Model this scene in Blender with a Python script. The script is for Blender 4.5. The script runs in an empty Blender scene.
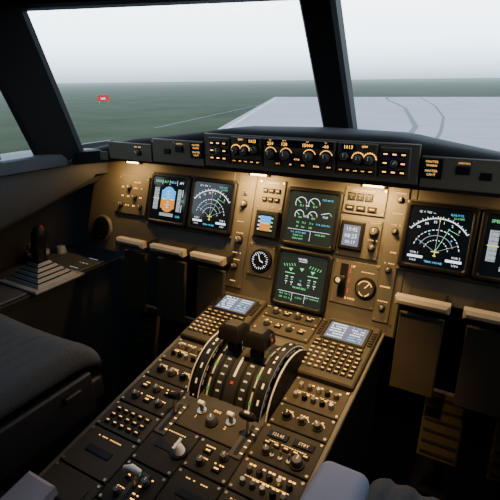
import bpy, math, random
from mathutils import Matrix, Vector
random.seed(7)
SC=bpy.context.scene.collection
TAU,SIG=0.3274,0.1830
# ---------------------------------------------------------------- materials
def mat(name,col,rough=0.5,metal=0.0,emi=None,es=0.0,var=0.0,scale=30,bump=0.0,spec=0.25):
    m=bpy.data.materials.new(name); m.use_nodes=True; nt=m.node_tree; b=nt.nodes['Principled BSDF']
    b.inputs['Base Color'].default_value=(*col,1); b.inputs['Roughness'].default_value=rough; b.inputs['Metallic'].default_value=metal
    b.inputs['Specular IOR Level'].default_value=spec
    if emi: b.inputs['Emission Color'].default_value=(*emi,1); b.inputs['Emission Strength'].default_value=es
    if var or bump:
        tc=nt.nodes.new('ShaderNodeTexCoord'); nz=nt.nodes.new('ShaderNodeTexNoise'); nz.inputs['Scale'].default_value=scale; nz.inputs['Detail'].default_value=4
        nt.links.new(tc.outputs['Object'],nz.inputs['Vector'])
        if var:
            mx=nt.nodes.new('ShaderNodeMix'); mx.data_type='RGBA'
            mx.inputs[6].default_value=(*[c*(1-var) for c in col],1); mx.inputs[7].default_value=(*[min(1,c*(1+var)) for c in col],1)
            nt.links.new(nz.outputs['Fac'],mx.inputs[0]); nt.links.new(mx.outputs[2],b.inputs['Base Color'])
        if bump:
            bp=nt.nodes.new('ShaderNodeBump'); bp.inputs['Strength'].default_value=bump; bp.inputs['Distance'].default_value=0.002
            nt.links.new(nz.outputs['Fac'],bp.inputs['Height']); nt.links.new(bp.outputs[0],b.inputs['Normal'])
    return m
def glow(name,col,s): return mat(name,(0.01,0.01,0.01),0.4,0,col,s)
PANEL=mat('panel_paint',(0.068,0.060,0.046),0.5,var=0.12,scale=14,bump=0.1,spec=.2)
PANEL2=mat('panel_paint_dark',(0.037,0.033,0.026),0.5,var=0.12,scale=18,bump=0.1,spec=.2)
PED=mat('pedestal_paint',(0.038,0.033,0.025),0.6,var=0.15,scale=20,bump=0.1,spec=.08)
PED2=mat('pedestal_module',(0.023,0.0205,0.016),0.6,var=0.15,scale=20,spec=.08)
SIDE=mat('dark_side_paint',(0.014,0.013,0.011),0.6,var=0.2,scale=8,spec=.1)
FOOT=mat('footrest_paint',(0.038,0.031,0.021),0.6,var=0.2,scale=8,spec=.1)
BLACK=mat('black_plastic',(0.005,0.005,0.005),0.5,spec=.15)
BLACKG=mat('black_gloss',(0.005,0.005,0.006),0.25)
DARK=mat('dark_trim',(0.012,0.0125,0.013),0.6,var=0.2,scale=10,bump=0.15,spec=.2)
GLARE=mat('glareshield_vinyl',(0.014,0.0125,0.011),0.8,var=0.15,scale=60,bump=0.3,spec=0.1)
FACE=mat('glareshield_face',(0.095,0.078,0.055),0.5,var=0.1)
FCUP=mat('flight_control_plate',(0.065,0.054,0.037),0.45,var=0.1)
KNOB=mat('knob_grey',(0.055,0.05,0.042),0.4,spec=.3)
KEY=mat('key_grey',(0.018,0.016,0.013),0.5,spec=.1)
WHITE=mat('white_paint',(0.62,0.60,0.54),0.4)
WHITE2=mat('scale_paint',(0.40,0.39,0.35),0.5)
GREENP=mat('green_paint',(0.05,0.30,0.12),0.5)
CREAM=mat('cream_pad',(0.22,0.185,0.13),0.5,var=0.05)
RED=mat('red_paint',(0.4,0.02,0.015),0.4)
METAL=mat('brushed_metal',(0.35,0.32,0.28),0.35,0.9)
SCREW=mat('screw_metal',(0.30,0.25,0.18),0.4,0.8)
FABRIC=mat('seat_fabric',(0.046,0.048,0.049),0.9,var=0.25,scale=120,bump=0.6,spec=0.1)
SHELL=mat('seat_shell',(0.010,0.010,0.011),0.5,var=0.1)
ARM=mat('armrest_vinyl',(0.20,0.19,0.225),0.6,var=0.05)
LINER=mat('side_liner',(0.042,0.045,0.048),0.6,var=0.15,scale=10,bump=0.2)
BOOT=mat('stick_boot_rubber',(0.16,0.16,0.155),0.6,var=0.1)
CARPET=mat('floor_carpet',(0.004,0.004,0.004),0.95,var=0.3,scale=80,bump=0.5,spec=0.05)
SCR=mat('screen_glass',(0.003,0.004,0.006),0.10,0,(0.14,0.26,0.38),0.014)  # faint blue-grey emission stands in for ambient reflection on the glass
SCRG=mat('screen_glass_centre',(0.006,0.009,0.008),0.12,0,(0.28,0.36,0.30),0.06)
SCRM=mat('screen_cdu',(0.02,0.02,0.03),0.15,0,(0.34,0.42,0.60),0.55)
AMB=glow('amber_legend',(1.0,0.46,0.08),3.2)
AMB2=glow('amber_legend_dim',(1.0,0.50,0.12),1.8)
WG=glow('white_glow',(0.85,0.92,1.0),2.0)
WGD=glow('white_glow_dim',(0.7,0.8,0.85),0.65)
GG=glow('green_glow',(0.22,0.95,0.38),1.3)
CG=glow('cyan_glow',(0.12,0.72,1.0),1.5)
BG=glow('sky_blue_glow',(0.05,0.42,1.0),1.5)
OG=glow('earth_glow',(0.90,0.32,0.04),1.1)
YG=glow('yellow_glow',(1.0,0.85,0.15),1.6)
RG=glow('red_glow',(1.0,0.08,0.04),0.8)
LAMP=glow('lamp_lens',(1.0,0.66,0.25),14)
# ---------------------------------------------------------------- mesh builder
def frame(o,u,v):
    u=Vector(u).normalized(); v=Vector(v).normalized(); n=u.cross(v)
    return Matrix(((u.x,v.x,n.x,o[0]),(u.y,v.y,n.y,o[1]),(u.z,v.z,n.z,o[2]),(0,0,0,1)))
FP=frame((0,0,0),(1,0,0),(0,math.sin(TAU),math.cos(TAU)))      # main panel  (u right, v up)
FD=frame((0,0,0),(1,0,0),(0,math.cos(SIG),math.sin(SIG)))      # pedestal top (u right, v forward)
FG=frame((0,0,0),(1,0,0),(0,0,1))                              # glareshield face
W=Matrix.Identity(4)
TC={}
def textmesh(s):
    if s not in TC:
        cu=bpy.data.curves.new('tmp','FONT'); cu.body=s; cu.size=1; cu.resolution_u=1; cu.align_x='CENTER'; cu.align_y='CENTER'
        ob=bpy.data.objects.new('tmp',cu); SC.objects.link(ob)
        bpy.context.view_layer.update()
        me=ob.evaluated_get(bpy.context.evaluated_depsgraph_get()).to_mesh()
        TC[s]=([tuple(v.co) for v in me.vertices],[tuple(p.vertices) for p in me.polygons])
        bpy.data.objects.remove(ob); bpy.data.curves.remove(cu)
    return TC[s]
class MB:
    def __init__(s,name): s.name=name; s.v=[]; s.f=[]; s.m=[]; s.mats=[]
    def add(s,F,vs,fs,m):
        if m not in s.mats: s.mats.append(m)
        i=s.mats.index(m); o=len(s.v)
        s.v+= [tuple(F@Vector(p)) for p in vs]
        for f in fs: s.f.append(tuple(o+k for k in f)); s.m.append(i)
    def box(s,F,u,v,n,su,sv,sn,m,ch=0.0,taper=0.0):
        a,b=su/2,sv/2; a2,b2=a-taper,b-taper
        vs=[(u-a,v-b,n),(u+a,v-b,n),(u+a,v+b,n),(u-a,v+b,n)]
        z=n+sn-ch
        vs+=[(u-a2,v-b2,z),(u+a2,v-b2,z),(u+a2,v+b2,z),(u-a2,v+b2,z)]
        fs=[(3,2,1,0),(0,1,5,4),(1,2,6,5),(2,3,7,6),(3,0,4,7)]
        if ch:
            a3,b3=a2-ch,b2-ch; z=n+sn
            vs+=[(u-a3,v-b3,z),(u+a3,v-b3,z),(u+a3,v+b3,z),(u-a3,v+b3,z)]
            fs+=[(4,5,9,8),(5,6,10,9),(6,7,11,10),(7,4,8,11),(8,9,10,11)]
        else: fs.append((4,5,6,7))
        s.add(F,vs,fs,m)
    def cyl(s,F,u,v,n,r,h,m,r2=None,seg=16,ch=0.0):
        r2=r if r2 is None else r2
        prof=[(r,n),(r2,n+h-ch)]+([(max(r2-ch,1e-4),n+h)] if ch else [])
        vs=[];fs=[]
        for (rr,z) in prof:
            for i in range(seg):
                a=2*math.pi*i/seg; vs.append((u+rr*math.cos(a),v+rr*math.sin(a),z))
        for k in range(len(prof)-1):
            for i in range(seg):
                j=(i+1)%seg; fs.append((k*seg+i,k*seg+j,(k+1)*seg+j,(k+1)*seg+i))
        fs.append(tuple(range((len(prof)-1)*seg,len(prof)*seg))); fs.append(tuple(reversed(range(seg))))
        s.add(F,vs,fs,m)
    def arc(s,F,u,v,n,r0,r1,a0,a1,m,seg=24):
        vs=[];fs=[]
        for i in range(seg+1):
            a=math.radians(a0+(a1-a0)*i/seg)
            vs+=[(u+r0*math.cos(a),v+r0*math.sin(a),n),(u+r1*math.cos(a),v+r1*math.sin(a),n)]
        for i in range(seg): fs.append((2*i,2*i+1,2*i+3,2*i+2))
        s.add(F,vs,fs,m)
    def quad(s,F,u0,v0,u1,v1,n,m): s.add(F,[(u0,v0,n),(u1,v0,n),(u1,v1,n),(u0,v1,n)],[(0,1,2,3)],m)
    def line(s,F,u0,v0,u1,v1,w,n,m):
        d=Vector((u1-u0,v1-v0)); L=d.length or 1; p=Vector((-d.y,d.x))/L*w/2
        s.add(F,[(u0-p.x,v0-p.y,n),(u1-p.x,v1-p.y,n),(u1+p.x,v1+p.y,n),(u0+p.x,v0+p.y,n)],[(0,1,2,3)],m)
    def text(s,F,t,u,v,n,size,m,sx=1.0):
        vs,fs=textmesh(t); s.add(F,[(u+x*size*sx,v+y*size,n) for x,y,_ in vs],fs,m)
    def tube(s,F,pts,rad,m,seg=12):
        vs=[];fs=[];pts=[Vector(p) for p in pts]
        for i,p in enumerate(pts):
            t=(pts[min(i+1,len(pts)-1)]-pts[max(i-1,0)]).normalized()
            a=t.cross(Vector((0,1,0.01)) if abs(t.y)<0.9 else Vector((1,0,0))).normalized(); b=t.cross(a)
            ra,rb=rad[i] if isinstance(rad[i],tuple) else (rad[i],rad[i])
            for k in range(seg):
                g=2*math.pi*k/seg; vs.append(tuple(p+a*ra*math.cos(g)+b*rb*math.sin(g)))
        for i in range(len(pts)-1):
            for k in range(seg):
                j=(k+1)%seg; fs.append((i*seg+k,i*seg+j,(i+1)*seg+j,(i+1)*seg+k))
        fs.append(tuple(reversed(range(seg)))); fs.append(tuple(range((len(pts)-1)*seg,len(pts)*seg)))
        s.add(F,vs,fs,m)
    def prism(s,F,poly,n0,n1,m):
        k=len(poly); vs=[(x,y,n0) for x,y in poly]+[(x,y,n1) for x,y in poly]
        fs=[tuple(reversed(range(k))),tuple(range(k,2*k))]+[(i,(i+1)%k,k+(i+1)%k,k+i) for i in range(k)]
        s.add(F,vs,fs,m)
    def beam(s,p,q,w,d,side,m):
        p=Vector(p);q=Vector(q);t=(q-p).normalized();a=Vector(side);a=(a-t*a.dot(t)).normalized();b=t.cross(a)
        vs=[]
        for o in (p,q):
            for x,y in ((-1,-.6),(-.8,-1),(.8,-1),(1,-.6),(1,.6),(.8,1),(-.8,1),(-1,.6)): vs.append(tuple(o+a*x*w/2+b*y*d/2))
        fs=[tuple(reversed(range(8))),tuple(range(8,16))]+[(i,(i+1)%8,8+(i+1)%8,8+i) for i in range(8)]
        s.add(W,vs,fs,m)
    def loft(s,rows,m,cap=True):
        k=len(rows[0]); vs=[p for r in rows for p in r]; fs=[]
        for i in range(len(rows)-1):
            for j in range(k): fs.append((i*k+j,i*k+(j+1)%k,(i+1)*k+(j+1)%k,(i+1)*k+j))
        if cap: fs+= [tuple(range(k)),tuple(reversed(range((len(rows)-1)*k,len(rows)*k)))]
        s.add(W,vs,fs,m)
    # ---- controls
    def knob(s,F,u,v,n,r,h=0.016,m=None,ang=None):
        m=m or KNOB
        s.cyl(F,u,v,n,r*1.25,h*0.25,BLACK,seg=16); s.cyl(F,u,v,n+h*0.25,r,h*0.75,m,r2=r*0.85,seg=14,ch=r*0.12)
        a=ang if ang is not None else random.choice([60,90,120,45,135]); a=math.radians(a)
        s.line(F,u,v,u+r*.8*math.cos(a),v+r*.8*math.sin(a),r*.22,n+h+.0004,WHITE)
    def button(s,F,u,v,n,w,h,m=None,lg=None):
        s.box(F,u,v,n,w,h,0.005,m or KEY,ch=0.0015)
        if lg: s.quad(F,u-w*.28,v-h*.1,u+w*.28,v+h*.12,n+0.0053,lg)
    def toggle(s,F,u,v,n,m=None,l=0.018):
        s.cyl(F,u,v,n,0.005,0.004,METAL,seg=10)
        s.tube(F,[(u,v,n),(u,v+l*.3,n+l*.8),(u,v+l*.4,n+l)],[0.0018,0.003,0.002],m or METAL,seg=8)
    def screw(s,F,u,v,n): s.cyl(F,u,v,n,0.0035,0.0015,SCREW,seg=8)
    def legend(s,F,u,v,n,w,h=0.0028,m=None):
        k=max(1,int(w/0.006)); 
        for i in range(k):
            if random.random()<.85: s.quad(F,u-w/2+i*w/k,v-h/2,u-w/2+(i+.72)*w/k,v+h/2,n,m or AMB2)
    def done(s,smooth=False,bevel=0,parent=None):
        me=bpy.data.meshes.new(s.name); me.from_pydata(s.v,[],s.f)
        for m in s.mats: me.materials.append(m)
        me.polygons.foreach_set('material_index',s.m); me.update()
        if smooth:
            me.polygons.foreach_set('use_smooth',[True]*len(me.polygons))
            me.set_sharp_from_angle(angle=math.radians(40))
        ob=bpy.data.objects.new(s.name,me); SC.objects.link(ob)
        if bevel:
            b=ob.modifiers.new('b','BEVEL'); b.width=bevel; b.segments=3; b.limit_method='ANGLE'
        if parent: ob.parent=parent
        return ob
def empty(name,loc=(0,0,0)):
    e=bpy.data.objects.new(name,None); SC.objects.link(e); e.location=loc; return e
def rbox(name,c,s,bev,m,parent=None,rot=(0,0,0),sub=0):
    b=MB(name); b.box(W,0,0,-s[2]/2,s[0],s[1],s[2],m); ob=b.done()
    bm=ob.modifiers.new('b','BEVEL'); bm.width=bev; bm.segments=5
    for p in ob.data.polygons: p.use_smooth=True
    ob.location=c; ob.rotation_euler=rot
    if parent: ob.parent=parent
    return ob
# ================================================================= MAIN PANEL
p=MB('instrument_panel')
p.box(FP,0,0.235,-0.03,0.60,0.47,0.03,PANEL,ch=0.003)                 # centre section down to pedestal
for sx in (-1,1):
    p.box(FP,sx*0.635,0.295,-0.03,0.67,0.35,0.03,PANEL,ch=0.003)
    p.box(FP,sx*0.885,0.205,-0.03,0.15,0.28,0.031,PANEL,ch=0.003)
    p.box(FP,sx*0.465,0.295,0.0,0.385,0.20,0.006,PANEL2,ch=0.002)      # display surround
    p.box(FP,sx*0.745,0.295,0.0,0.16,0.15,0.008,PANEL,ch=0.003)       # outboard module
    for a in (-1,1):
        for b in (-1,1):
            p.screw(FP,sx*0.745+a*.07,0.295+b*.065,0.008)
            p.screw(FP,sx*0.465+a*.186,0.295+b*.093,0.006)
            p.screw(FP,sx*0.285,0.235+b*.2,0.0)
    for i in range(4):
        for j in range(3):
            u=sx*0.745-.05+i*.033; v=.255+j*.034
            if (i+j)%3==0: p.knob(FP,u,v,.008,.009,.012)
            elif (i+j)%3==1: p.legend(FP,u,v,.0085,.02,.004,AMB)
            else: p.legend(FP,u,v,.0085,.014,.006,AMB2)
    p.text(FP,'PFD/ND',sx*.745+.02,.345,.0085,.010,AMB)
    # round air outlet: ring, dark throat and louvre vanes
    cu_=sx*0.885; cv_=.145
    p.cyl(FP,cu_,cv_,0.001,0.056,0.010,KNOB,r2=.052,seg=36,ch=.002); p.arc(FP,cu_,cv_,.0113,.036,.046,0,360,BLACK,36); p.cyl(FP,cu_,cv_,0.0112,0.044,0.0004,BLACK,seg=36)
    for k in range(5): p.box(FP,cu_,cv_-.028+k*.014,.0118,.072-.014*abs(k-2),.0025,.005,DARK)
for (u,v,w,h) in [(-.152,.36,.10,.10),(-.152,.265,.10,.10),(-.152,.145,.10,.11),(-.245,.235,.07,.40),(.155,.375,.13,.085),(.155,.265,.13,.12),(.165,.13,.14,.135),(.255,.235,.05,.40)]:
    p.box(FP,u,v,0,w-.004,h-.004,.005,PANEL,ch=.0015)
    for a in (-1,1):
        for b in (-1,1): p.screw(FP,u+a*(w/2-.009),v+b*(h/2-.009),.005)
N=.005
p.box(FP,-.150,.265,N,.082,.088,.012,BLACK,ch=.004)
p.quad(FP,-.178,.237,-.122,.295,N+.0122,SCR)
p.quad(FP,-.170,.266,-.132,.290,N+.0125,BG); p.quad(FP,-.170,.242,-.132,.266,N+.0125,OG); p.line(FP,-.165,.266,-.137,.266,.002,N+.0128,YG)
for k in range(4): p.quad(FP,-.177,.243+k*.013,-.171,.248+k*.013,N+.0125,WG); p.quad(FP,-.131,.243+k*.013,-.124,.248+k*.013,N+.0125,GG)
p.cyl(FP,-.150,.145,N,.040,.010,BLACK,r2=.036,seg=32); p.cyl(FP,-.150,.145,N+.0101,.031,.0005,BLACKG,seg=32)
for k in range(24):
    a=math.radians(k*15); r0=.024 if k%3 else .021
    p.line(FP,-.150+r0*math.cos(a),.145+r0*math.sin(a),-.150+.029*math.cos(a),.145+.029*math.sin(a),.0016,N+.011,WG)
p.line(FP,-.150,.145,-.158,.165,.002,N+.0115,WG); p.line(FP,-.150,.145,-.138,.140,.003,N+.0115,WG)
for k in range(2):
    for j in range(3): p.button(FP,-.172+j*.022,.345+k*.028,N,.017,.014,BLACK,AMB)
p.legend(FP,-.15,.398,N+.0004,.05,.004,AMB2); p.legend(FP,-.15,.322,N+.0004,.04,.003)
for v,r in ((.20,.012),(.32,.010),(.11,.009)): p.knob(FP,-.245,v,N,r,.016); p.legend(FP,-.245,v+.022,N+.0004,.03)
for v in (.385,.26,.155,.06): p.legend(FP,-.245,v,N+.0004,.035,.003,AMB2)
p.toggle(FP,-.245,.355,N)
for j in range(3): p.box(FP,.115+j*.026,.385,N,.022,.022,.004,BLACK,ch=.001); p.text(FP,'UNLK',.115+j*.026,.389,N+.0043,.0065,AMB2); p.text(FP,'V',.115+j*.026,.381,N+.0043,.009,GG)
for j in range(3): p.button(FP,.115+j*.033,.352,N,.026,.015,BLACK,AMB)
p.legend(FP,.15,.404,N+.0004,.08,.003,AMB); p.legend(FP,.15,.368,N+.0004,.09,.0025)
p.box(FP,.135,.270,N,.070,.085,.012,BLACK,ch=.004); p.quad(FP,.110,.239,.160,.300,N+.0122,SCRM)
p.text(FP,'13:42',.135,.288,N+.0127,.016,WG); p.text(FP,'08:25',.135,.268,N+.0127,.018,WG); p.text(FP,'00:17',.135,.250,N+.0127,.014,WG)
p.knob(FP,.198,.29,N,.012,.018); p.knob(FP,.198,.245,N,.009,.014); p.legend(FP,.198,.315,N+.0004,.03); p.legend(FP,.198,.265,N+.0004,.03)
p.box(FP,.130,.135,N,.022,.10,.003,BLACK)                             # gear slot
p.text(FP,'UP',.155,.180,N+.0004,.011,AMB); p.text(FP,'DOWN',.158,.085,N+.0004,.009,AMB)
for k in range(3): p.line(FP,.148,.10+k*.03,.148,.115+k*.03,.004,N+.0004,RG)
p.tube(FP,[(.130,.145,N),(.130,.140,N+.045)],[.005,.005],METAL); p.cyl(FP,.130,.138,N+.035,.014,.014,BLACK,seg=20,ch=.003); p.cyl(FP,.130,.138,N+.049,.007,.001,WHITE,seg=16)
p.cyl(FP,.200,.125,N,.032,.010,BLACK,r2=.029,seg=28); p.cyl(FP,.200,.125,N+.0101,.025,.0005,PANEL2,seg=28)
p.arc(FP,.200,.125,N+.011,.019,.022,20,160,AMB2); p.arc(FP,.200,.118,N+.011,.014,.017,200,260,AMB2); p.arc(FP,.200,.118,N+.011,.014,.017,280,340,AMB2)
p.line(FP,.200,.125,.212,.140,.002,N+.0115,AMB); p.legend(FP,.2,.17,N+.0004,.04)
for v in (.39,.30,.19,.08): p.knob(FP,.255,v,N,.008,.012); p.legend(FP,.255,v+.018,N+.0004,.03)
for v in (.35,.24,.14): p.legend(FP,.255,v,N+.0004,.03,.004,AMB2)
p.legend(FP,0,.005,.0004,.4,.0025)
for u in (-.76,-.205,.175,.60): p.box(FP,u,.425,0,.08,.018,.012,BLACK,ch=.003); p.quad(FP,u-.03,.416,u+.03,.432,.0123,LAMP)
p.done()
# ================================================================= DISPLAYS
def display(u,v,kind):
    d=MB('flight_display_screen'); F=FP@Matrix.Translation((u,v,.0063)); h=.078; o=.092
    def ring(r,c): return [(-r+c,-r),(r-c,-r),(r,-r+c),(r,r-c),(r-c,r),(-r+c,r),(-r,r-c),(-r,-r+c)]
    rows=[[(x,y,0) for x,y in ring(o,.008)],[(x,y,.010) for x,y in ring(o,.008)],[(x,y,.013) for x,y in ring(o-.004,.007)],[(x,y,.013) for x,y in ring(h+.004,.006)],[(x,y,.009) for x,y in ring(h,.005)]]
    vs=[q for r in rows for q in r]; fs=[]
    for i in range(4):
        for j in range(8): fs.append((i*8+j,i*8+(j+1)%8,(i+1)*8+(j+1)%8,(i+1)*8+j))
    d.add(F,vs,fs,BLACK); d.add(F,[(x,y,.009) for x,y in ring(h,.005)],[tuple(range(8))],SCRG if kind in('EWD','SD') else SCR)
    S=F@Matrix.Translation((0,0,.0094))@Matrix.Diagonal((.073,.073,.073,1)); n=0; lw=.022
    if kind=='PFD':
        d.quad(S,-.45,0,.42,.45,n,BG); d.quad(S,-.45,-.45,.42,0,n,OG)
        d.arc(S,-.015,.22,n+.001,.2,.42,25,155,BG,16); d.arc(S,-.015,-.22,n+.001,.2,.42,205,335,OG,16)
        for k in (-3,-2,-1,1,2,3): w=.16 if k%2==0 else .09; d.line(S,-.015-w,k*.13,-.015+w,k*.13,lw*.7,n+.003,WG)
        d.line(S,-.36,0,-.16,0,.05,n+.004,YG); d.line(S,.13,0,.33,0,.05,n+.004,YG)
        d.line(S,-.02,.5,-.02,-.5,lw*.8,n+.003,GG); d.line(S,-.4,.02,.35,.02,lw*.8,n+.003,GG)
        d.quad(S,-.92,-.55,-.62,.55,n,WGD); d.quad(S,.56,-.55,.78,.55,n,WGD)
        for k in range(7): d.line(S,-.7,-.5+k*.165,-.62,-.5+k*.165,lw,n+.003,BLACK); d.text(S,str(100+20*k),-.80,-.5+k*.165,n+.003,.11,BLACK)
        for k in range(5): d.text(S,str(k*5),.67,-.44+k*.22,n+.003,.12,BLACK)
        d.line(S,-.95,0,-.58,0,.03,n+.005,YG); d.text(S,'12',.9,0,n,.16,GG); d.line(S,.86,-.55,.86,-.2,lw,n,WG); d.line(S,.86,.2,.86,.55,lw,n,WG)
        for x,t,m in ((-.72,'SPEED',GG),(-.25,'ALT',GG),(.2,'HDG',CG),(.72,'AP1',WG)): d.text(S,t,x,.86,n,.16,m)
        for x in (-.48,-.02,.45): d.line(S,x,.72,x,.96,lw*.6,n,WG)
        d.quad(S,-.45,-.84,.42,-.68,n,WGD)
        for k in range(9): d.line(S,-.42+k*.1,-.76,-.42+k*.1,-.69,lw,n+.003,BLACK)
        d.text(S,'1013',.7,-.8,n,.15,CG)
    elif kind=='ND':
        cx,cy,R=0,-.52,1.22
        d.arc(S,cx,cy,n,R,R+.03,38,142,WG,40)
        for k in range(0,27):
            a=math.radians(38+k*4); L=.10 if k%2==0 else .055
            d.line(S,cx+R*math.cos(a),cy+R*math.sin(a),cx+(R+L)*math.cos(a),cy+(R+L)*math.sin(a),.02,n+.001,WG)
        for k,a in enumerate(range(50,140,16)): d.text(S,str(33+k if k<3 else k-2),cx+(R-.12)*math.cos(math.radians(180-a)),cy+(R-.12)*math.sin(math.radians(180-a)),n,.13,WG)
        for r in (.42,.8):
            for k in range(12 if r<.6 else 16):
                a0=10+k*(160/(12 if r<.6 else 16)); d.arc(S,cx,cy,n,r,r+.022,a0,a0+6,WG,3)
        d.line(S,0,.78,0,.60,.03,n+.002,YG); d.line(S,cx,cy,.0,.68,.016,n+.001,WGD)
        d.line(S,0,cy,.35,.35,.014,n+.001,GG); d.line(S,.35,.35,.72,.2,.014,n+.001,GG); d.line(S,0,cy,-.75,-.1,.014,n+.001,WGD); d.line(S,0,cy,.75,-.18,.014,n+.001,WGD)
        for x,y in ((.35,.35),(-.3,.1),(.5,-.05),(-.55,-.22)): d.text(S,'+',x,y,n+.001,.16,CG)
        d.line(S,-.14,cy,.14,cy,.03,n+.003,YG); d.line(S,0,cy+.1,0,cy-.18,.03,n+.003,YG); d.line(S,-.06,cy-.15,.06,cy-.15,.025,n+.003,YG)
        d.text(S,'GS  0  TAS  ---',-.48,.90,n,.11,WG,.9); d.text(S,'ILS/LOC2',.55,.90,n,.11,CG); d.text(S,'12.4 NM',.62,.78,n,.10,GG)
        d.arc(S,cx,cy,n,.60,.62,20,160,WGD,30)
        d.quad(S,-.95,-.82,-.40,-.73,n,WG); d.text(S,'VOR 1',-.72,-.64,n,.11,WG); d.text(S,'VOR 2',.74,-.64,n,.11,WG); d.quad(S,.4,-.82,.95,-.73,n,WG); d.text(S,'TERR ON ND',0,-.92,n,.11,CG); d.text(S,'116.3',-.74,-.92,n,.11,WG); d.text(S,'113.6',.74,-.92,n,.11,WG)
    elif kind=='EWD':
        for cx,cy,r,t in ((-.52,.60,.24,'42.1'),(.08,.60,.24,'42.0'),(-.52,.10,.19,'486'),(.08,.10,.19,'483')):
            d.arc(S,cx,cy,n,r,r+.02,0,210,WG,24); d.arc(S,cx,cy,n,r,r+.03,-12,8,RG,5)
            d.line(S,cx,cy,cx-r*.8,cy+r*.6,.028,n+.002,GG); d.text(S,t,cx+.05,cy-.10,n,.12,GG)
        d.text(S,'N1',-.22,.50,n,.11,WG); d.text(S,'%',-.22,.39,n,.10,CG); d.text(S,'EGT',-.22,.06,n,.11,WG)
        d.text(S,'N2    71.5     71.6',-.22,-.22,n,.12,GG,.9); d.text(S,'FF    340      340',-.22,-.40,n,.12,GG,.9)
        d.text(S,'FLX 84.6%',.66,.82,n,.11,CG); d.text(S,'FOB: 5620 KG',.60,-.22,n,.10,CG); d.text(S,'FLAP',.66,.12,n,.11,WG)
        d.line(S,.45,.22,.8,.32,.02,n,WG); d.line(S,.8,.32,.92,.2,.02,n,GG)
        d.line(S,-.95,-.53,.95,-.53,.012,n,WG)
        for k,(t,m) in enumerate((('T.O  AUTO BRK',CG),('SIGNS ON',GG),('SPLRS ARM',GG))): d.text(S,t,-.45,-.65-k*.13,n,.10,m)
        d.text(S,'PARK BRK',.55,-.65,n,.10,GG); d.line(S,.1,-.56,.1,-.95,.012,n,WG)
    else:
        d.text(S,'WHEEL',-.02,.86,n,.13,WG); d.line(S,-.2,.77,.18,.77,.015,n,WG)
        for sx in (-1,1):
            for k in range(5): d.line(S,sx*(.32+k*.12),.55-k*.02,sx*(.38+k*.12),.66-k*.02,.022,n,GG)
            d.add(S,[(sx*.5-.1,.44,n),(sx*.5+.1,.44,n),(sx*.5,.30,n)],[(0,1,2) ],GG)
            d.line(S,sx*.3,.22,sx*.75,.22,.03,n,GG)
            for q in (-1,1):
                cx=sx*.52+q*.13; d.arc(S,cx,-.05,n,.10,.125,60,120,WG,6); d.arc(S,cx,-.05,n,.10,.125,240,300,WG,6); d.text(S,'65',cx,-.05,n,.11,GG); d.text(S,'12'[(q+1)//2],cx,-.25,n,.10,WG)
        d.add(S,[(-.1,.5,n),(.1,.5,n),(0,.36,n)],[(0,1,2)],GG); d.text(S,'\u00b0C',0,-.05,n,.11,CG); d.text(S,'REL',0,-.2,n,.11,WG)
        d.text(S,'NORM BRK',0,-.36,n,.12,GG)
        d.line(S,-.95,-.6,.95,-.6,.012,n,WG); d.text(S,'TAT  +15 \u00b0C',-.62,-.71,n,.10,GG); d.text(S,'SAT  +15 \u00b0C',-.62,-.86,n,.10,GG); d.text(S,'13 H 42',.02,-.78,n,.10,GG); d.text(S,'GW  60300 KG',.62,-.71,n,.10,GG)
        d.line(S,-.28,-.6,-.28,-.95,.012,n,WG); d.line(S,.3,-.6,.3,-.95,.012,n,WG)
    d.done()
for u,v,k in ((-.56,.298,'PFD'),(-.37,.298,'ND'),(0,.302,'EWD'),(0,.110,'SD'),(.37,.298,'ND'),(.56,.298,'PFD')): display(u,v,k)
# ================================================================= GLARESHIELD
g=MB('glareshield')
def gz(x):
    x=abs(x); pts=[(0,.556),(.26,.556),(.33,.545),(.5,.522),(.64,.508),(.9,.452),(1.0,.44)]
    for (a,b),(c,e) in zip(pts,pts[1:]):
        if x<=c: return b+(e-b)*(x-a)/(c-a)
    return pts[-1][1]
def wy(x): return .36-.33*abs(x)/.88
rows=[]
for i in range(-24,25):
    x=i/24*.97; zt=gz(x); zb=.43 if abs(x)<.75 else .43-(abs(x)-.75)*.14
    rows.append([(x,.0,zb),(x,-.004,zb+.006),(x,-.004,zt-.018),(x,.004,zt-.006),(x,.02,zt),(x,max(.05,wy(x)*.6),zt-.004),(x,max(.09,wy(x))+.02,zt-.022),(x,max(.09,wy(x))+.02,zb+.0),(x,.15,zb-.02),(x,.10,zb)])
g.loft(rows,GLARE)
g.box(FG,0,.493,.004,.64,.098,.006,FACE,ch=.002)
for sx in (-1,1):
    g.box(FG,sx*.43,.478,.004,.21,.076,.005,FACE,ch=.002)
    g.box(FG,sx*.64,.466,.004,.20,.060,.004,FACE,ch=.002)
    g.box(FG,sx*.83,.444,.004,.16,.03,.003,FACE,ch=.001)
    for k in range(3): g.screw(FG,sx*(.35+k*.09),.508,.009)
g.done(smooth=True)
f=MB('flight_control_unit'); n=.010
f.box(FG,0,.497,n,.215,.082,.010,FCUP,ch=.002); n2=.020
f.box(FG,0,.527,n2,.205,.020,.003,BLACKG,ch=.001)
for u,t,l in ((-.083,'250','SPD'),(-.040,'128','HDG'),(.030,'15000','ALT'),(.082,'-00','V/S')):
    f.text(FG,t,u,.5245,n2+.0034,.013,AMB); f.text(FG,l,u,.5345,n2+.0034,.005,AMB2)
for u in (-.083,-.035,.035,.083):
    f.knob(FG,u,.496,n2,.013,.022,ang=90); f.arc(FG,u,.496,n2+.0006,.017,.0195,20,160,AMB2,10)
for u,t in ((-.058,'LOC'),(-.018,'AP1'),(.018,'AP2'),(.058,'EXPED')): f.box(FG,u,.471,n2,.020,.015,.005,KEY,ch=.001); f.text(FG,t,u,.471,n2+.0053,.006,AMB)
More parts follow.
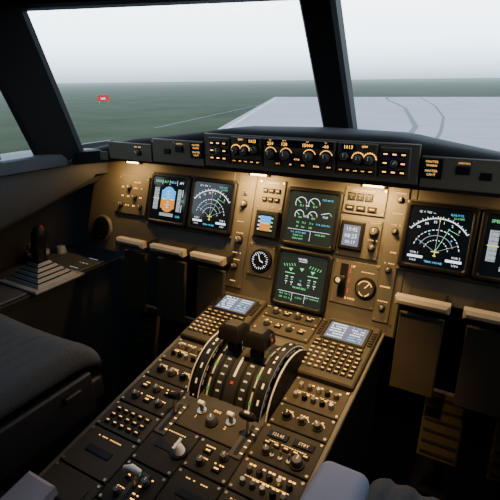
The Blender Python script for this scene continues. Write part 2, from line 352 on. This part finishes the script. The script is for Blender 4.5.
f.box(FG,0,.486,n2,.022,.012,.005,KEY,ch=.001); f.text(FG,'A/THR',0,.486,n2+.0053,.006,AMB); f.box(FG,.093,.471,n2,.018,.015,.005,KEY,ch=.001); f.text(FG,'APPR',.093,.471,n2+.0053,.005,AMB)
for sx in (-1,1):
    c=sx*.165; f.box(FG,c,.497,n,.105,.081,.008,FCUP,ch=.002); m2=.018
    f.text(FG,'1013',c-sx*.022,.527,m2+.0034,.013,AMB); f.box(FG,c-sx*.022,.527,m2,.036,.016,.003,BLACKG); f.text(FG,'QNH',c+sx*.02,.530,m2+.0004,.007,AMB)
    f.knob(FG,c-sx*.03,.504,m2,.011,.018); f.knob(FG,c+sx*.005,.498,m2,.012,.018); f.knob(FG,c+sx*.035,.498,m2,.012,.018)
    for k in range(9):
        a=math.radians(10+k*20)
        for q in (.005,.035): f.quad(FG,c+sx*q+.0165*math.cos(a)-.0018,.498+.0165*math.sin(a)-.0018,c+sx*q+.0165*math.cos(a)+.0018,.498+.0165*math.sin(a)+.0018,m2+.0004,AMB)
    for k,t in enumerate(('CSTR','WPT','VORD','NDB','ARPT')): f.box(FG,c-.04+k*.02,.468,m2,.016,.012,.004,KEY,ch=.001); f.text(FG,t,c-.04+k*.02,.468,m2+.0043,.0042,AMB)
    c=sx*.262; f.box(FG,c,.494,n,.075,.076,.008,FCUP,ch=.002)
    for i in range(3):
        for j in range(3):
            if (i,j)!=(1,1): f.button(FG,c-.022+i*.022,.472+j*.022,m2,.017,.014,BLACK,AMB)
    f.knob(FG,c,.494,m2,.010,.016)
    c=sx*.350; f.box(FG,c,.488,.009,.05,.05,.006,BLACK,ch=.002)
    f.text(FG,'MASTER',c,.504,.0154,.008,AMB2); f.text(FG,'WARN',c,.495,.0154,.008,AMB2); f.text(FG,'MASTER',c,.482,.0154,.008,AMB2); f.text(FG,'CAUT',c,.473,.0154,.008,AMB2)
    f.button(FG,sx*.42,.488,.009,.03,.02,BLACK,None); f.text(FG,'CHRONO',sx*.42,.504,.0095,.006,AMB2); f.button(FG,sx*.47,.478,.009,.024,.018,BLACK,None)
    f.knob(FG,sx*.60,.466,.008,.010,.012); f.legend(FG,sx*.60,.484,.0085,.03)
f.done()
# ================================================================= PEDESTAL
c=MB('center_pedestal'); Wd=.275; LEN=1.02
def pt(u,d,n): return tuple(FD@Vector((u,-d,n)))
zf=-.60
body=[]
for d in (0.0,LEN):
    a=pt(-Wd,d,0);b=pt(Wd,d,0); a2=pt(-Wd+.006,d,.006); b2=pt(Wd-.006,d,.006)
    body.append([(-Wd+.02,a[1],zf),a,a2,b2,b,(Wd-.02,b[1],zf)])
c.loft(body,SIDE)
c.box(FD,0,-LEN/2,.0055,2*Wd-.014,LEN-.01,.002,PED)
N0=.0075
for sx in (-1,1): c.box(FD,sx*(Wd-.004),-LEN/2,.0,.012,LEN,.013,PANEL,ch=.002)
def module(u0,u1,d0,d1,kind):
    u,v=(u0+u1)/2,-(d0+d1)/2; w,h=u1-u0-.004,d1-d0-.004
    c.box(FD,u,v,N0,w,h,.006,random.choice([PED,PED2]),ch=.0015); n=N0+.006
    for a in (-1,1):
        for b in (-1,1): c.screw(FD,u+a*(w/2-.007),v+b*(h/2-.007),n)
    iw,ih=w-.03,h-.02
    if kind=='keys':
        nx=max(2,int(iw/.021)); ny=max(1,int(ih/.019))
        for i in range(nx):
            for j in range(ny): c.button(FD,u-iw/2+(i+.5)*iw/nx,v-ih/2+(j+.5)*ih/ny,n,.015,.012,KEY,AMB2)
    elif kind=='knobs':
        nx=max(2,int(iw/.036)); ny=max(1,int(ih/.038))
        for i in range(nx):
            for j in range(ny):
                x=u-iw/2+(i+.5)*iw/nx; y=v-ih/2+(j+.5)*ih/ny
                c.knob(FD,x,y-.004,n,random.choice([.008,.010,.010,.012]),.016,random.choice([KNOB,KNOB,BLACK])); c.legend(FD,x,y+.014,n+.0004,.022,.004,AMB2)
                c.arc(FD,x,y-.004,n+.0004,.015,.017,20,160,AMB2,8)
    elif kind=='radio':
        for q in (-1,1):
            c.box(FD,u+q*iw*.27,v+ih*.30,n,iw*.42,.018,.004,BLACKG,ch=.001)
            c.text(FD,random.choice(['118.10','121.50','123.85','STBY']),u+q*iw*.27,v+ih*.30,n+.0044,.011,AMB2)
        for i in range(5): c.button(FD,u-iw/2+(i+.5)*iw/5,v-.002,n,.016,.011,KEY,AMB)
        c.knob(FD,u+iw*.32,v-ih*.32,n,.013,.02); c.knob(FD,u-iw*.32,v-ih*.32,n,.009,.016)
        for i in range(3): c.toggle(FD,u-.022+i*.02,v-ih*.36,n)
        c.legend(FD,u,v+ih*.08,n+.0004,iw*.8)
    elif kind=='audio':
        for j in range(2):
            for i in range(5):
                x=u-iw/2+(i+.5)*iw/5; y=v+(.2 if j==0 else -.28)*ih
                c.cyl(FD,x,y,n,.0075,.014,random.choice([KNOB,BLACK,METAL]),r2=.006,seg=12,ch=.001); c.legend(FD,x,y+.015,n+.0004,.018,.004,AMB)
        c.legend(FD,u,v,n+.0004,iw*.9,.0022,AMB2)
    elif kind=='lit':
        nx=max(2,int(iw/.034)); ny=max(1,int(ih/.028))
        for i in range(nx):
            for j in range(ny):
                x=u-iw/2+(i+.5)*iw/nx; y=v-ih/2+(j+.5)*ih/ny
                if (i+j)%2: c.button(FD,x,y-.002,n,.020,.014,BLACK,AMB)
                else: c.knob(FD,x,y-.002,n,.009,.015)
                c.legend(FD,x,y+.0105,n+.0004,.026,.0028,AMB)
    elif kind=='printer':
        c.box(FD,u,v+.01,n,iw*.95,ih*.5,.003,PED,ch=.001); c.box(FD,u,v-.01,n+.003,iw*.7,.006,.001,BLACK); c.legend(FD,u,v-ih*.42,n+.0004,.04)
    elif kind=='slot':
        c.box(FD,u,v,n,w*.5,h*.16,.002,BLACK)
        c.legend(FD,u,v+h*.34,n+.0004,w*.5)
for s0,s1 in ((-.268,-.118),(.118,.268)):
    module(s0,s1,.250,.345,'audio'); module(s0,s1,.345,.415,'knobs'); module(s0,s1,.415,.515,'radio' if s0>0 else 'lit')
    module(s0,s1,.515,.60,'keys' if s0<0 else 'audio'); module(s0,s1,.60,.71,'slot' if s0<0 else 'lit'); module(s0,s1,.71,.83,'printer'); module(s0,s1,.83,1.0,'printer')
module(-.092,.092,.0,.055,'lit'); module(-.092,.092,.055,.125,'lit')
module(-.118,.0,.515,.635,'slot'); module(0,.118,.515,.60,'lit'); module(-.118,.0,.635,.74,'lit'); module(0,.118,.60,.70,'slot'); module(0,.118,.70,.83,'printer'); module(-.118,0,.74,.86,'slot'); module(-.118,.118,.86,1.0,'printer')
module(-.118,.118,.43,.515,'blank')
c.box(FD,-.235,-.87,N0+.006,.085,.20,.035,ARM,ch=.008)
c.done()
def lever(name,u,d,kind):
    b=MB(name); n=N0+.006; v=-d
    b.box(FD,u,v,n,.032,.10,.004,PANEL2,ch=.001); b.box(FD,u,v,n+.004,.010,.085,.0008,BLACK)
    for k in range(5): b.quad(FD,u+.008,v-.036+k*.018,u+.015,v-.033+k*.018,n+.0045,AMB)
    y=v+.02
    b.tube(FD,[(u,y-.004,n),(u,y,n+.030),(u,y+.004,n+.050)],[(.003,.007),(.003,.006),(.003,.005)],METAL,seg=10)
    if kind=='flap': b.tube(FD,[(u-.020,y+.004,n+.052),(u-.012,y+.004,n+.056),(u+.012,y+.004,n+.056),(u+.020,y+.004,n+.052)],[.005,.010,.010,.005],BLACK,seg=12); b.tube(FD,[(u-.006,y+.004,n+.066),(u+.006,y+.004,n+.066)],[.003,.003],WHITE,seg=8)
    elif kind=='brake': b.tube(FD,[(u-.014,y+.004,n+.050),(u+.014,y+.004,n+.056)],[.009,.008],BLACK,seg=12)
    else: b.tube(FD,[(u-.02,y,n+.045),(u,y+.002,n+.052),(u+.02,y+.006,n+.045)],[.006,.010,.006],WHITE,seg=12)
    b.done(smooth=True)
lever('speed_brake_lever',-.098,.505,'brake'); lever('flap_lever',.098,.485,'flap'); lever('parking_brake_lever',-.055,.700,'park')
r=MB('rudder_trim_knob'); r.cyl(FD,-.02,-.575,N0+.006,.020,.006,BLACK,seg=24); r.cyl(FD,-.02,-.575,N0+.012,.014,.022,WHITE,r2=.009,seg=20,ch=.003); r.box(FD,-.02,-.575,N0+.034,.006,.030,.004,WHITE); r.done(smooth=True)
for sx in (-1,1):
    b=MB('control_display_unit'); u=sx*.185; 
    b.box(FD,u,-.125,N0,.166,.245,.020,PED,ch=.004); n=N0+.020
    b.box(FD,u,-.062,n,.128,.085,.004,BLACK,ch=.002); b.quad(FD,u-.055,-.097,u+.055,-.028,n+.0042,SCRM)
    for k in range(6):
        y=-.034-k*.0108; b.legend(FD,u-.026,y,n+.0046,.045,.005,WG); b.legend(FD,u+.030,y,n+.0046,.038,.004,random.choice([WG,CG,WG]))
        for q in (-1,1): b.button(FD,u+q*.073,y,n,.011,.007,KEY)
    for j in range(2):
        for i in range(6): b.button(FD,u-.062+i*.0235,-.117-j*.0155,n,.020,.011,KEY,AMB2)
    for j in range(5):
        for i in range(8): b.button(FD,u-.064+i*.0183,-.150-j*.0165,n,.0135,.0115,KEY if i>2 else KNOB,AMB)
    b.done()
# ------------- thrust quadrant + trim wheels
q=MB('thrust_lever_quadrant'); CD,CN,RH=.290,-.055,.135
def arcstrip(mb,u0,u1,r,a0,a1,m,seg=24,inner=None):
    vs=[];fs=[];ri=inner or r-.02
    for i in range(seg+1):
        a=math.radians(a0+(a1-a0)*i/seg); cs,sn=math.cos(a),math.sin(a)
        for (uu,rr) in ((u0,ri),(u0,r),(u1,r),(u1,ri)): vs.append((uu,-CD+rr*cs,CN+rr*sn))
    for i in range(seg):
        for j in range(4): fs.append((4*i+j,4*i+(j+1)%4,4*i+4+(j+1)%4,4*i+4+j))
    fs+=[(0,1,2,3),tuple(4*seg+k for k in (3,2,1,0))]
    mb.add(FD,vs,fs,m)
q.box(FD,0,-.285,N0,.232,.300,.006,PANEL2,ch=.002)
arcstrip(q,-.070,.070,RH,22,158,DARK)
for sx in (-1,1):
    arcstrip(q,sx*.115-.004,sx*.115+.004,.143,24,156,BLACK,inner=.08)
    arcstrip(q,sx*.115-.0018,sx*.115+.0018,.1442,24,156,WHITE2,inner=.140)
    for u0 in (.048,.020,): arcstrip(q,sx*u0-.0035,sx*u0+.0035,RH+.0012,30,150,BLACK)
    arcstrip(q,sx*.062-.002,sx*.062+.002,RH+.0013,34,150,WHITE2,seg=20)
    for k in range(8): arcstrip(q,sx*.062-.0036,sx*.062+.0036,RH+.0016,42+k*14,46+k*14,GREENP if k%2 else BLACK,seg=2)
    for k in range(5): arcstrip(q,sx*.034-.005,sx*.034+.005,RH+.0015,104+k*9,106+k*9,WHITE2,seg=2)
arcstrip(q,-.003,.003,RH+.0015,98,122,WHITE,seg=10); arcstrip(q,-.004,.004,RH+.002,127,130,RED,seg=6)
for sx in (-1,1):
    u=sx*.034; ah=math.radians(88)
    def pr(r,off=0,a=ah): return (-CD+r*math.cos(a)+off, CN+r*math.sin(a))
    a1=pr(RH-.01); a2=pr(RH+.03); a3=pr(RH+.058)
    q.tube(FD,[(u,a1[0],a1[1]),(u,a2[0],a2[1]),(u,a3[0],a3[1])],[(.014,.010),(.013,.010),(.012,.012)],BLACK,seg=10)
    q.box(FD@Matrix.Translation((u+sx*.003,a3[0],a3[1]))@Matrix.Rotation(-.25,4,'X'),0,0,-.018,.062,.062,.040,BLACK,ch=.010,taper=.003)
    q.cyl(FD@Matrix.Translation((u,a3[0]+.008,a3[1]-.004))@Matrix.Rotation(math.pi/2*sx,4,'Y'),0,0,.020,.015,.018,BLACKG,seg=18,ch=.003)
    q.cyl(FD@Matrix.Translation((u,a3[0]+.002,a3[1]))@Matrix.Rotation(math.pi/2*sx,4,'Y'),0,0,.038,.004,.002,RED,seg=12)
    q.box(FD@Matrix.Translation((u,a3[0]-.02,a3[1]-.03)),0,0,-.02,.022,.016,.03,BLACK,ch=.004)
    q.cyl(FD,sx*.042,-.455,N0+.006,.012,.004,METAL,seg=16); q.tube(FD,[(sx*.042,-.455,N0),(sx*.042,-.451,N0+.028)],[.005,.006],METAL); q.tube(FD,[(sx*.042-.008,-.451,N0+.03),(sx*.042+.008,-.451,N0+.03)],[.006,.006],WHITE)
q.knob(FD,0,-.475,N0+.006,.013,.02); q.text(FD,'ENG',0,-.447,N0+.0142,.010,AMB); q.text(FD,'1',-.042,-.480,N0+.0142,.012,AMB); q.text(FD,'2',.042,-.480,N0+.0142,.012,AMB)
q.done(smooth=True)
for sx in (-1,1):
    w=MB('pitch_trim_wheel'); u=sx*.090
    Fw=FD@Matrix.Translation((u,-CD,CN))@Matrix.Rotation(math.pi/2,4,'Y')
    w.cyl(Fw,0,0,-.012,.154,.024,BLACK,seg=64)
    for sd in (-1,1):
        n=sd*.0124
        w.arc(Fw,0,0,n,.148,.1525,0,360,WHITE,64)
        for k in range(48):
            if k%4!=3: w.arc(Fw,0,0,n,.138,.143,k*7.5,k*7.5+5.5,WHITE2 if k%8 else GREENP,2)
        w.arc(Fw,0,0,n,.119,.122,0,360,WHITE2,64); w.arc(Fw,0,0,n,.128,.130,0,360,KNOB,64)
    for k in range(24):
        a=k*15; r=.1543; wd_=5 if k%4 else 9
        c0,s0,c1,s1=math.cos(math.radians(a)),math.sin(math.radians(a)),math.cos(math.radians(a+wd_)),math.sin(math.radians(a+wd_))
        w.add(Fw,[(r*c0,r*s0,-.0025),(r*c1,r*s1,-.0025),(r*c1,r*s1,.0025),(r*c0,r*s0,.0025)],[(0,1,2,3)],WHITE)
    w.done()
# ================================================================= FOOTRESTS / PEDALS under panel
ft=MB('footrest_panel')
for x0,x1 in ((-.70,-.575),(-.54,-.395),(-.365,-.235),(.305,.44),(.47,.61),(.64,.77)):
    xm,w=(x0+x1)/2,x1-x0
    ft.box(FG,xm,.148,.035,w,.024,.030,CREAM,ch=.008)
    F=Matrix.Translation((0,-.02,.120))@Matrix.Rotation(math.radians(-9),4,'X')@FG
    ft.box(F,xm,-.125,.0,w-.022,.22,.012,FOOT,ch=.003)
    ft.box(FG,xm,.135,-.05,w*.7,.02,.09,SIDE)
ft.done()
for x in (-.62,-.42,.46,.64):
    b=MB('rudder_pedal'); F=Matrix.Translation((x,-.02,-.22))@Matrix.Rotation(math.radians(-14),4,'X')@FG
    b.box(F,0,0,0,.105,.20,.015,FOOT,ch=.004)
    for k in range(6): b.box(F,0,-.08+k*.032,.015,.09,.008,.003,SIDE)
    b.tube(W,[(x,0,-.30),(x,.12,-.42),(x,.15,-.60)],[.014,.014,.014],SIDE); b.done()
# ================================================================= SIDE CONSOLES / LINERS / WALLS
def console(b,sx):
    pr=[(-.86,-.60),(-.86,-.012),(-.868,.0),(-1.185,.0),(-1.185,-.60)]
    rows=[[(x*-sx,y,z) for x,z in pr] for y in (.43,-1.7)]
    b.loft(rows,DARK)
    b.box(W,sx*1.01,-.28,0,.26,.62,.006,LINER,ch=.003); b.box(W,sx*.868,-.3,-.03,.02,.8,.034,SIDE,ch=.004)
    for k in range(3): b.legend(W,sx*.93,.02-k*.05,.0065,.05,.004,WGD)
b=MB('side_console'); console(b,-1); b.done()
def liner(l,sx):
    rows=[]
    for y,zl,xx,zt in ((.43,.33,-.90,.40),(.06,.31,-.905,.44),(-.05,.275,-.93,.445),(-.18,.235,-.95,.445),(-.33,.20,-.96,.445),(-.7,.19,-.97,.445),(-1.7,.19,-.97,.445)):
        rows.append([(x*-sx,y,z) for x,z in ((-1.185,zt-.005),(xx-.06,zt),(xx-.02,zt-.01),(xx,zt-.035),(xx+.005,zt-.085),(xx-.01,zl+.03),(xx-.04,zl),(-1.185,zl-.02))])
    l.loft(rows,LINER)
l=MB('window_sill_panel'); liner(l,-1); l.done(smooth=True)
wl=MB('wall_left'); wl.box(W,-1.20,-.66,-.62,.02,2.2,1.05,DARK); wl.done()
wl=MB('wall_console_right'); wl.box(W,1.20,-.66,-.62,.02,2.2,1.05,DARK); console(wl,1); liner(wl,1); wl.done()  # right wall, side console and window sill panel joined in one mesh
# sidestick
for sx in (-1,1):
    s=MB('sidestick'); X,Y=sx*.945,-.215
    s.box(W,X,Y,.006,.22,.21,.008,BOOT,ch=.003)
    for k in range(5): 
        w_=.185-k*.028; s.box(W,X,Y,.014+k*.013,w_,w_*.9,.010,BOOT,ch=.004,taper=.004); s.box(W,X,Y,.014+k*.013+.008,w_-.024,w_*.9-.024,.006,BLACK)
    s.tube(W,[(X,Y,.07),(X,Y+.004,.095),(X+sx*.004,Y+.008,.120),(X,Y+.012,.145),(X-sx*.002,Y+.018,.172),(X-sx*.006,Y+.026,.192),(X-sx*.008,Y+.032,.200)],[(.018,.018),(.024,.026),(.023,.030),(.021,.027),(.024,.030),(.022,.026),(.012,.014)],BLACK,seg=18)
    s.tube(W,[(X-sx*.01,Y-.01,.095),(X-sx*.045,Y-.02,.100)],[.016,.010],BLACK)
    s.cyl(W,X-sx*.010,Y+.024,.196,.007,.010,RED,seg=12); s.box(W,X,Y+.05,.14,.014,.016,.035,BLACK,ch=.003)
    s.done(smooth=True)
    t=MB('steering_tiller'); X,Y=sx*1.115,-.10
    t.cyl(W,X,Y,.006,.035,.03,DARK,r2=.03,seg=24,ch=.003); t.cyl(W,X,Y,.036,.045,.014,BOOT,seg=28,ch=.004); t.tube(W,[(X,Y-.03,.05),(X,Y-.03,.075),(X,Y-.03,.088)],[.008,.013,.009],KNOB)
    t.cyl(W,X-.0,Y+.11,.006,.022,.03,BOOT,r2=.018,seg=20,ch=.003); t.done(smooth=True)
# windshield frames
wf=MB('windshield_frame')
wf.beam((.012,.30,.50),(.010,.045,.935),.100,.06,(1,0,0),DARK)
for sx in (-1,1):
    B0=Vector((0,.33,.515)); B1=Vector((sx*.925,-.065,.43)); T1=Vector((sx*.805,-.325,.93)); T0=Vector((0,.055,.925))
    wf.beam(B1,T1,.165,.05,(sx*.40,-1,0),DARK); wf.beam(T0,T1+Vector((-sx*.02,.05,-.01)),.07,.09,(0,0,1),DARK)
    wf.beam(B0,Vector((sx*.905,-.02,.43)),.05,.06,(0,0,1),DARK)
    S0=Vector((sx*1.0,-.78,.44)); S1=Vector((sx*.83,-.86,.93))
    wf.beam(B1,S0+Vector((0,-.8,0)),.05,.06,(0,0,1),LINER); wf.beam(T1,S1+Vector((0,-.8,.05)),.10,.07,(0,0,1),DARK); wf.beam(S0,S1,.12,.06,(0,1,0),DARK)
    wf.add(W,[(sx*1.0,-.72,.44),(sx*1.0,-1.74,.44),(sx*.80,-1.74,1.0),(sx*.80,-.85,.95)],[(0,1,2,3)],DARK)
wf.done()
h=MB('side_window_handle')
h.box(W,-.945,-.36,.46,.05,.12,.10,BLACK,ch=.01); h.tube(W,[(-.93,-.16,.455),(-.92,-.12,.465),(-.92,-.08,.46)],[.012,.012,.010],BLACK); h.box(W,-.93,-.40,.52,.03,.08,.08,BLACK,ch=.01)
h.done()
wn=MB('wall_front'); wn.box(W,0,.445,-.62,2.38,.02,1.03,BLACK); wn.done()
fl=MB('floor'); fl.box(W,0,-.7,-.66,2.42,2.4,.055,CARPET); fl.done()
ce=MB('ceiling'); ce.loft([[(-.80,-.29,.96),(-.80,-1.74,1.05),(.80,-1.74,1.05),(.80,-.29,.96),(0,.06,.96)],[(-.80,-.29,1.0),(-.80,-1.74,1.09),(.80,-1.74,1.09),(.80,-.29,1.0),(0,.06,1.0)]],DARK); ce.done()
bw=MB('wall_back'); bw.box(W,0,-1.76,-.62,2.42,.02,1.75,BLACK); bw.done()
# ================================================================= SEATS
def seat(x,yf,zc,armx,armz,stow):
    e=empty('pilot_seat',(x,yf,zc)); D=.74
    s=MB('cushion'); rows=[]; Wc=.235; nprof=33
    for i in range(0,33):
        t=i/32; y=-t*D
        dz_=-.05*max(0,(1-t*9))**2 if t<.12 else 0
        row=[]
        for j in range(nprof):
            a=j/(nprof-1); xx=-Wc+2*Wc*a
            edge=min(a,1-a)*(nprof-1)
            z=dz_ - (.030 if edge<1 else .012 if edge<2 else .003 if edge<3 else 0)
            z+= .012*abs(2*a-1)**2 - (.013 if (j%3==0 and 3<=j<=nprof-4) else 0)
            row.append((xx,y,z))
        row+=[(Wc,y,-.11),(-Wc,y,-.11)]
        rows.append(row)
    s.loft(rows,FABRIC); ob=s.done(parent=e)
    sb=ob.modifiers.new('s','SUBSURF'); sb.levels=1; sb.render_levels=2
    for pp in ob.data.polygons: pp.use_smooth=True
    rbox('seat_pan',(0,-D/2,-.145),(.47,D,.07),.015,SHELL,e)
    rbox('side_frame_1',(-.243,-D/2-.02,-.13),(.018,D-.06,.12),.008,SHELL,e); rbox('side_frame_2',(.243,-D/2-.02,-.13),(.018,D-.06,.12),.008,SHELL,e)
    ph=.605+zc-.17-.03
    rbox('pillar',(0,-.42,-.17-ph/2),(.26,.30,ph),.03,SHELL,e); rbox('rail_base',(0,-.40,-.605-zc+.02),(.40,.55,.04),.01,SHELL,e)
    rbox('backrest',(0,-D-.06,.22),(.44,.11,.62),.045,FABRIC,e,rot=(math.radians(8),0,0)); rbox('headrest',(0,-D-.13,.60),(.26,.08,.14),.035,FABRIC,e)
    for sx in (-1,1):
        k='1' if sx<0 else '2'
        if stow: rbox('armrest_'+k,(sx*.255,-.72,.30),(.05,.07,.36),.02,ARM,e)
        else: rbox('armrest_'+k,(sx*armx,-.30,armz),(.085,.38,.05),.02,ARM,e); rbox('armrest_post_'+k,(sx*armx,-.45,armz-.12),(.04,.05,.22),.012,SHELL,e)
        rbox('adjust_lever_'+k,(sx*.258,-.12,-.10),(.012,.05,.018),.005,SHELL,e)
    return e
seat(-.58,-.48,.065,.26,.1,True)
seat(.63,-.50,.045,.255,.04,False)
# ================================================================= OUTSIDE
def ground_mat(name,near,haze_col,sc,haze_d,v=.35):
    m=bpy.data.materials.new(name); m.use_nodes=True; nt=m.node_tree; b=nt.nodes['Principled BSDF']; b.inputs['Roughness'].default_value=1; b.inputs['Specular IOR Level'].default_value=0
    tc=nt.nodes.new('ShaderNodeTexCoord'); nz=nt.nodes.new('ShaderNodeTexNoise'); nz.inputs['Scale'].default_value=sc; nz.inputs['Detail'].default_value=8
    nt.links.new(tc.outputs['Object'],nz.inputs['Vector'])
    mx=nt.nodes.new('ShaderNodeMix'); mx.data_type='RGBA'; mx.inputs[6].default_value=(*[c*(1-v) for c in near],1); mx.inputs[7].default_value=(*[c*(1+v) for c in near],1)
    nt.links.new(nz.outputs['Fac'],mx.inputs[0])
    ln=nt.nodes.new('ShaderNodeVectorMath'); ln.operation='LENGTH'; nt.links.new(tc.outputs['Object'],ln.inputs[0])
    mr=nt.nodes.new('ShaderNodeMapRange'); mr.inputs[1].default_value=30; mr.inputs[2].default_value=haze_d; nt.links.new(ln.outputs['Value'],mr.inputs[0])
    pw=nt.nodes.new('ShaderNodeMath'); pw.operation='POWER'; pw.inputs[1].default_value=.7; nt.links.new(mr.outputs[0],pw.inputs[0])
    m2=nt.nodes.new('ShaderNodeMix'); m2.data_type='RGBA'; nt.links.new(pw.outputs[0],m2.inputs[0]); nt.links.new(mx.outputs[2],m2.inputs[6]); m2.inputs[7].default_value=(*haze_col,1)  # aerial haze painted into the base colour, growing with distance
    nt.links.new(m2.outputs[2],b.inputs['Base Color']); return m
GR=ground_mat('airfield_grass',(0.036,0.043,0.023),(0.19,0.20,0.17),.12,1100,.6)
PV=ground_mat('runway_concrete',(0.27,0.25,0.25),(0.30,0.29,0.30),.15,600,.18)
JT=mat('pavement_joint',(0.09,0.085,0.085),.9)
JT2=mat('pavement_joint_faint',(0.19,0.18,0.185),.9)
EDGE=mat('runway_edge_paint',(0.38,0.37,0.36),.9)
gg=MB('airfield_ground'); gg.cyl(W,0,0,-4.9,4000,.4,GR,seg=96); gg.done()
rw=MB('runway')
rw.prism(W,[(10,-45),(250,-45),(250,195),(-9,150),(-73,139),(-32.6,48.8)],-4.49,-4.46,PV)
for k in range(14):
    x=-50+k*22; rw.line(W,x+12,42,x-16,140,.16,-4.45,JT2)
for k in range(9): rw.line(W,-30,44+k*11,200,64+k*13,.16,-4.45,JT2)
def poly(pts,w,m,z=-4.44):
    for a,b in zip(pts,pts[1:]): rw.line(W,a[0],a[1],b[0],b[1],w,z,m)
poly([(9,-40),(-31.5,49),(-71.5,138)],.4,EDGE); poly([(-71,138),(-9,149),(250,193)],.6,EDGE)
poly([(-39,146),(-33,125),(-26,106),(-20.7,91),(-15,70),(-11,55),(-9.4,44),(-8,32),(-7.5,20)],.6,JT)
poly([(-30,148),(-24,125),(-17,100),(-10.5,70),(-7.5,50),(-6,36),(-5,20)],.35,JT)
rw.done()
MS=Matrix.Translation((-99,91,-4.5))@Matrix.Rotation(math.radians(47),4,'Z')
sg=MB('airfield_sign_board'); sg.box(MS,0,0,0.4,3.0,.3,1.6,RED,ch=.05)
for q_ in (-1,1): sg.box(MS,q_*1.1,0,0,.15,.15,.45,METAL)
sg.box(MS,0,-.16,.9,1.2,.04,.4,WHITE); sg.done()
# ================================================================= LIGHT
wd=bpy.data.worlds.new('world'); bpy.context.scene.world=wd; wd.use_nodes=True; nt=wd.node_tree; bg=nt.nodes['Background']
tc=nt.nodes.new('ShaderNodeTexCoord'); sp=nt.nodes.new('ShaderNodeSeparateXYZ'); cr=nt.nodes.new('ShaderNodeValToRGB')
nt.links.new(tc.outputs['Generated'],sp.inputs[0]); nt.links.new(sp.outputs[2],cr.inputs[0]); nt.links.new(cr.outputs[0],bg.inputs[0])
e=cr.color_ramp.elements; e[0].position=0; e[0].color=(.17,.22,.26,1); e[1].position=1; e[1].color=(.30,.40,.55,1)
k=e.new(.018); k.color=(.28,.37,.45,1); k=e.new(.07); k.color=(.66,.82,.94,1); k=e.new(.13); k.color=(.84,.95,1,1); k=e.new(.25); k.color=(.70,.85,1,1); k=e.new(.45); k.color=(.40,.52,.68,1)
bg.inputs[1].default_value=5.8
def area(name,loc,size,sy,energy,col,target):
    l=bpy.data.lights.new(name,'AREA'); l.shape='RECTANGLE'; l.size=size; l.size_y=sy; l.energy=energy; l.color=col
    o=bpy.data.objects.new(name,l); SC.objects.link(o); o.location=loc; o.rotation_euler=(Vector(target)-Vector(loc)).to_track_quat('-Z','Y').to_euler()
WARM=(1.0,.61,.22)
for u,en in ((-.76,2.0),(-.205,4.0),(.175,4.0),(.60,.6)):
    area('panel_flood_lamp',(u,.055,.42),.10,.02,en,WARM,(u,.06,.0))
def spot(name,loc,tgt,en,col,ang,bl):
    l=bpy.data.lights.new(name,'SPOT'); l.energy=en; l.color=col; l.spot_size=math.radians(ang); l.spot_blend=bl; l.shadow_soft_size=.02
    o=bpy.data.objects.new(name,l); SC.objects.link(o); o.location=loc; o.rotation_euler=(Vector(tgt)-Vector(loc)).to_track_quat('-Z','Y').to_euler()
spot('pedestal_map_lamp',(.12,-.50,.93),(.08,-.22,0),115,WARM,52,1.0)
spot('footwell_lamp',(.45,-.10,.40),(.45,-.06,-.3),1.0,WARM,80,.9)
# ================================================================= CAMERA
yaw,pitch,roll,fpx=0.5374,0.3481,-0.0130,467.81
cy,sy,cp,sp_=math.cos(yaw),math.sin(yaw),math.cos(pitch),math.sin(pitch)
Fv=Vector((-sy*cp,cy*cp,-sp_)); Rv=Vector((cy,sy,0)); Uv=Rv.cross(Fv); R2=Rv*math.cos(roll)+Uv*math.sin(roll); U2=-Rv*math.sin(roll)+Uv*math.cos(roll)
cd=bpy.data.cameras.new('camera'); cam=bpy.data.objects.new('camera',cd); SC.objects.link(cam)
cd.sensor_width=36; cd.lens=fpx/500*36; cd.clip_start=.02; cd.clip_end=10000
cam.matrix_world=Matrix(((R2.x,U2.x,-Fv.x,.5468),(R2.y,U2.y,-Fv.y,-1.1986),(R2.z,U2.z,-Fv.z,.6918),(0,0,0,1)))
bpy.context.scene.camera=cam
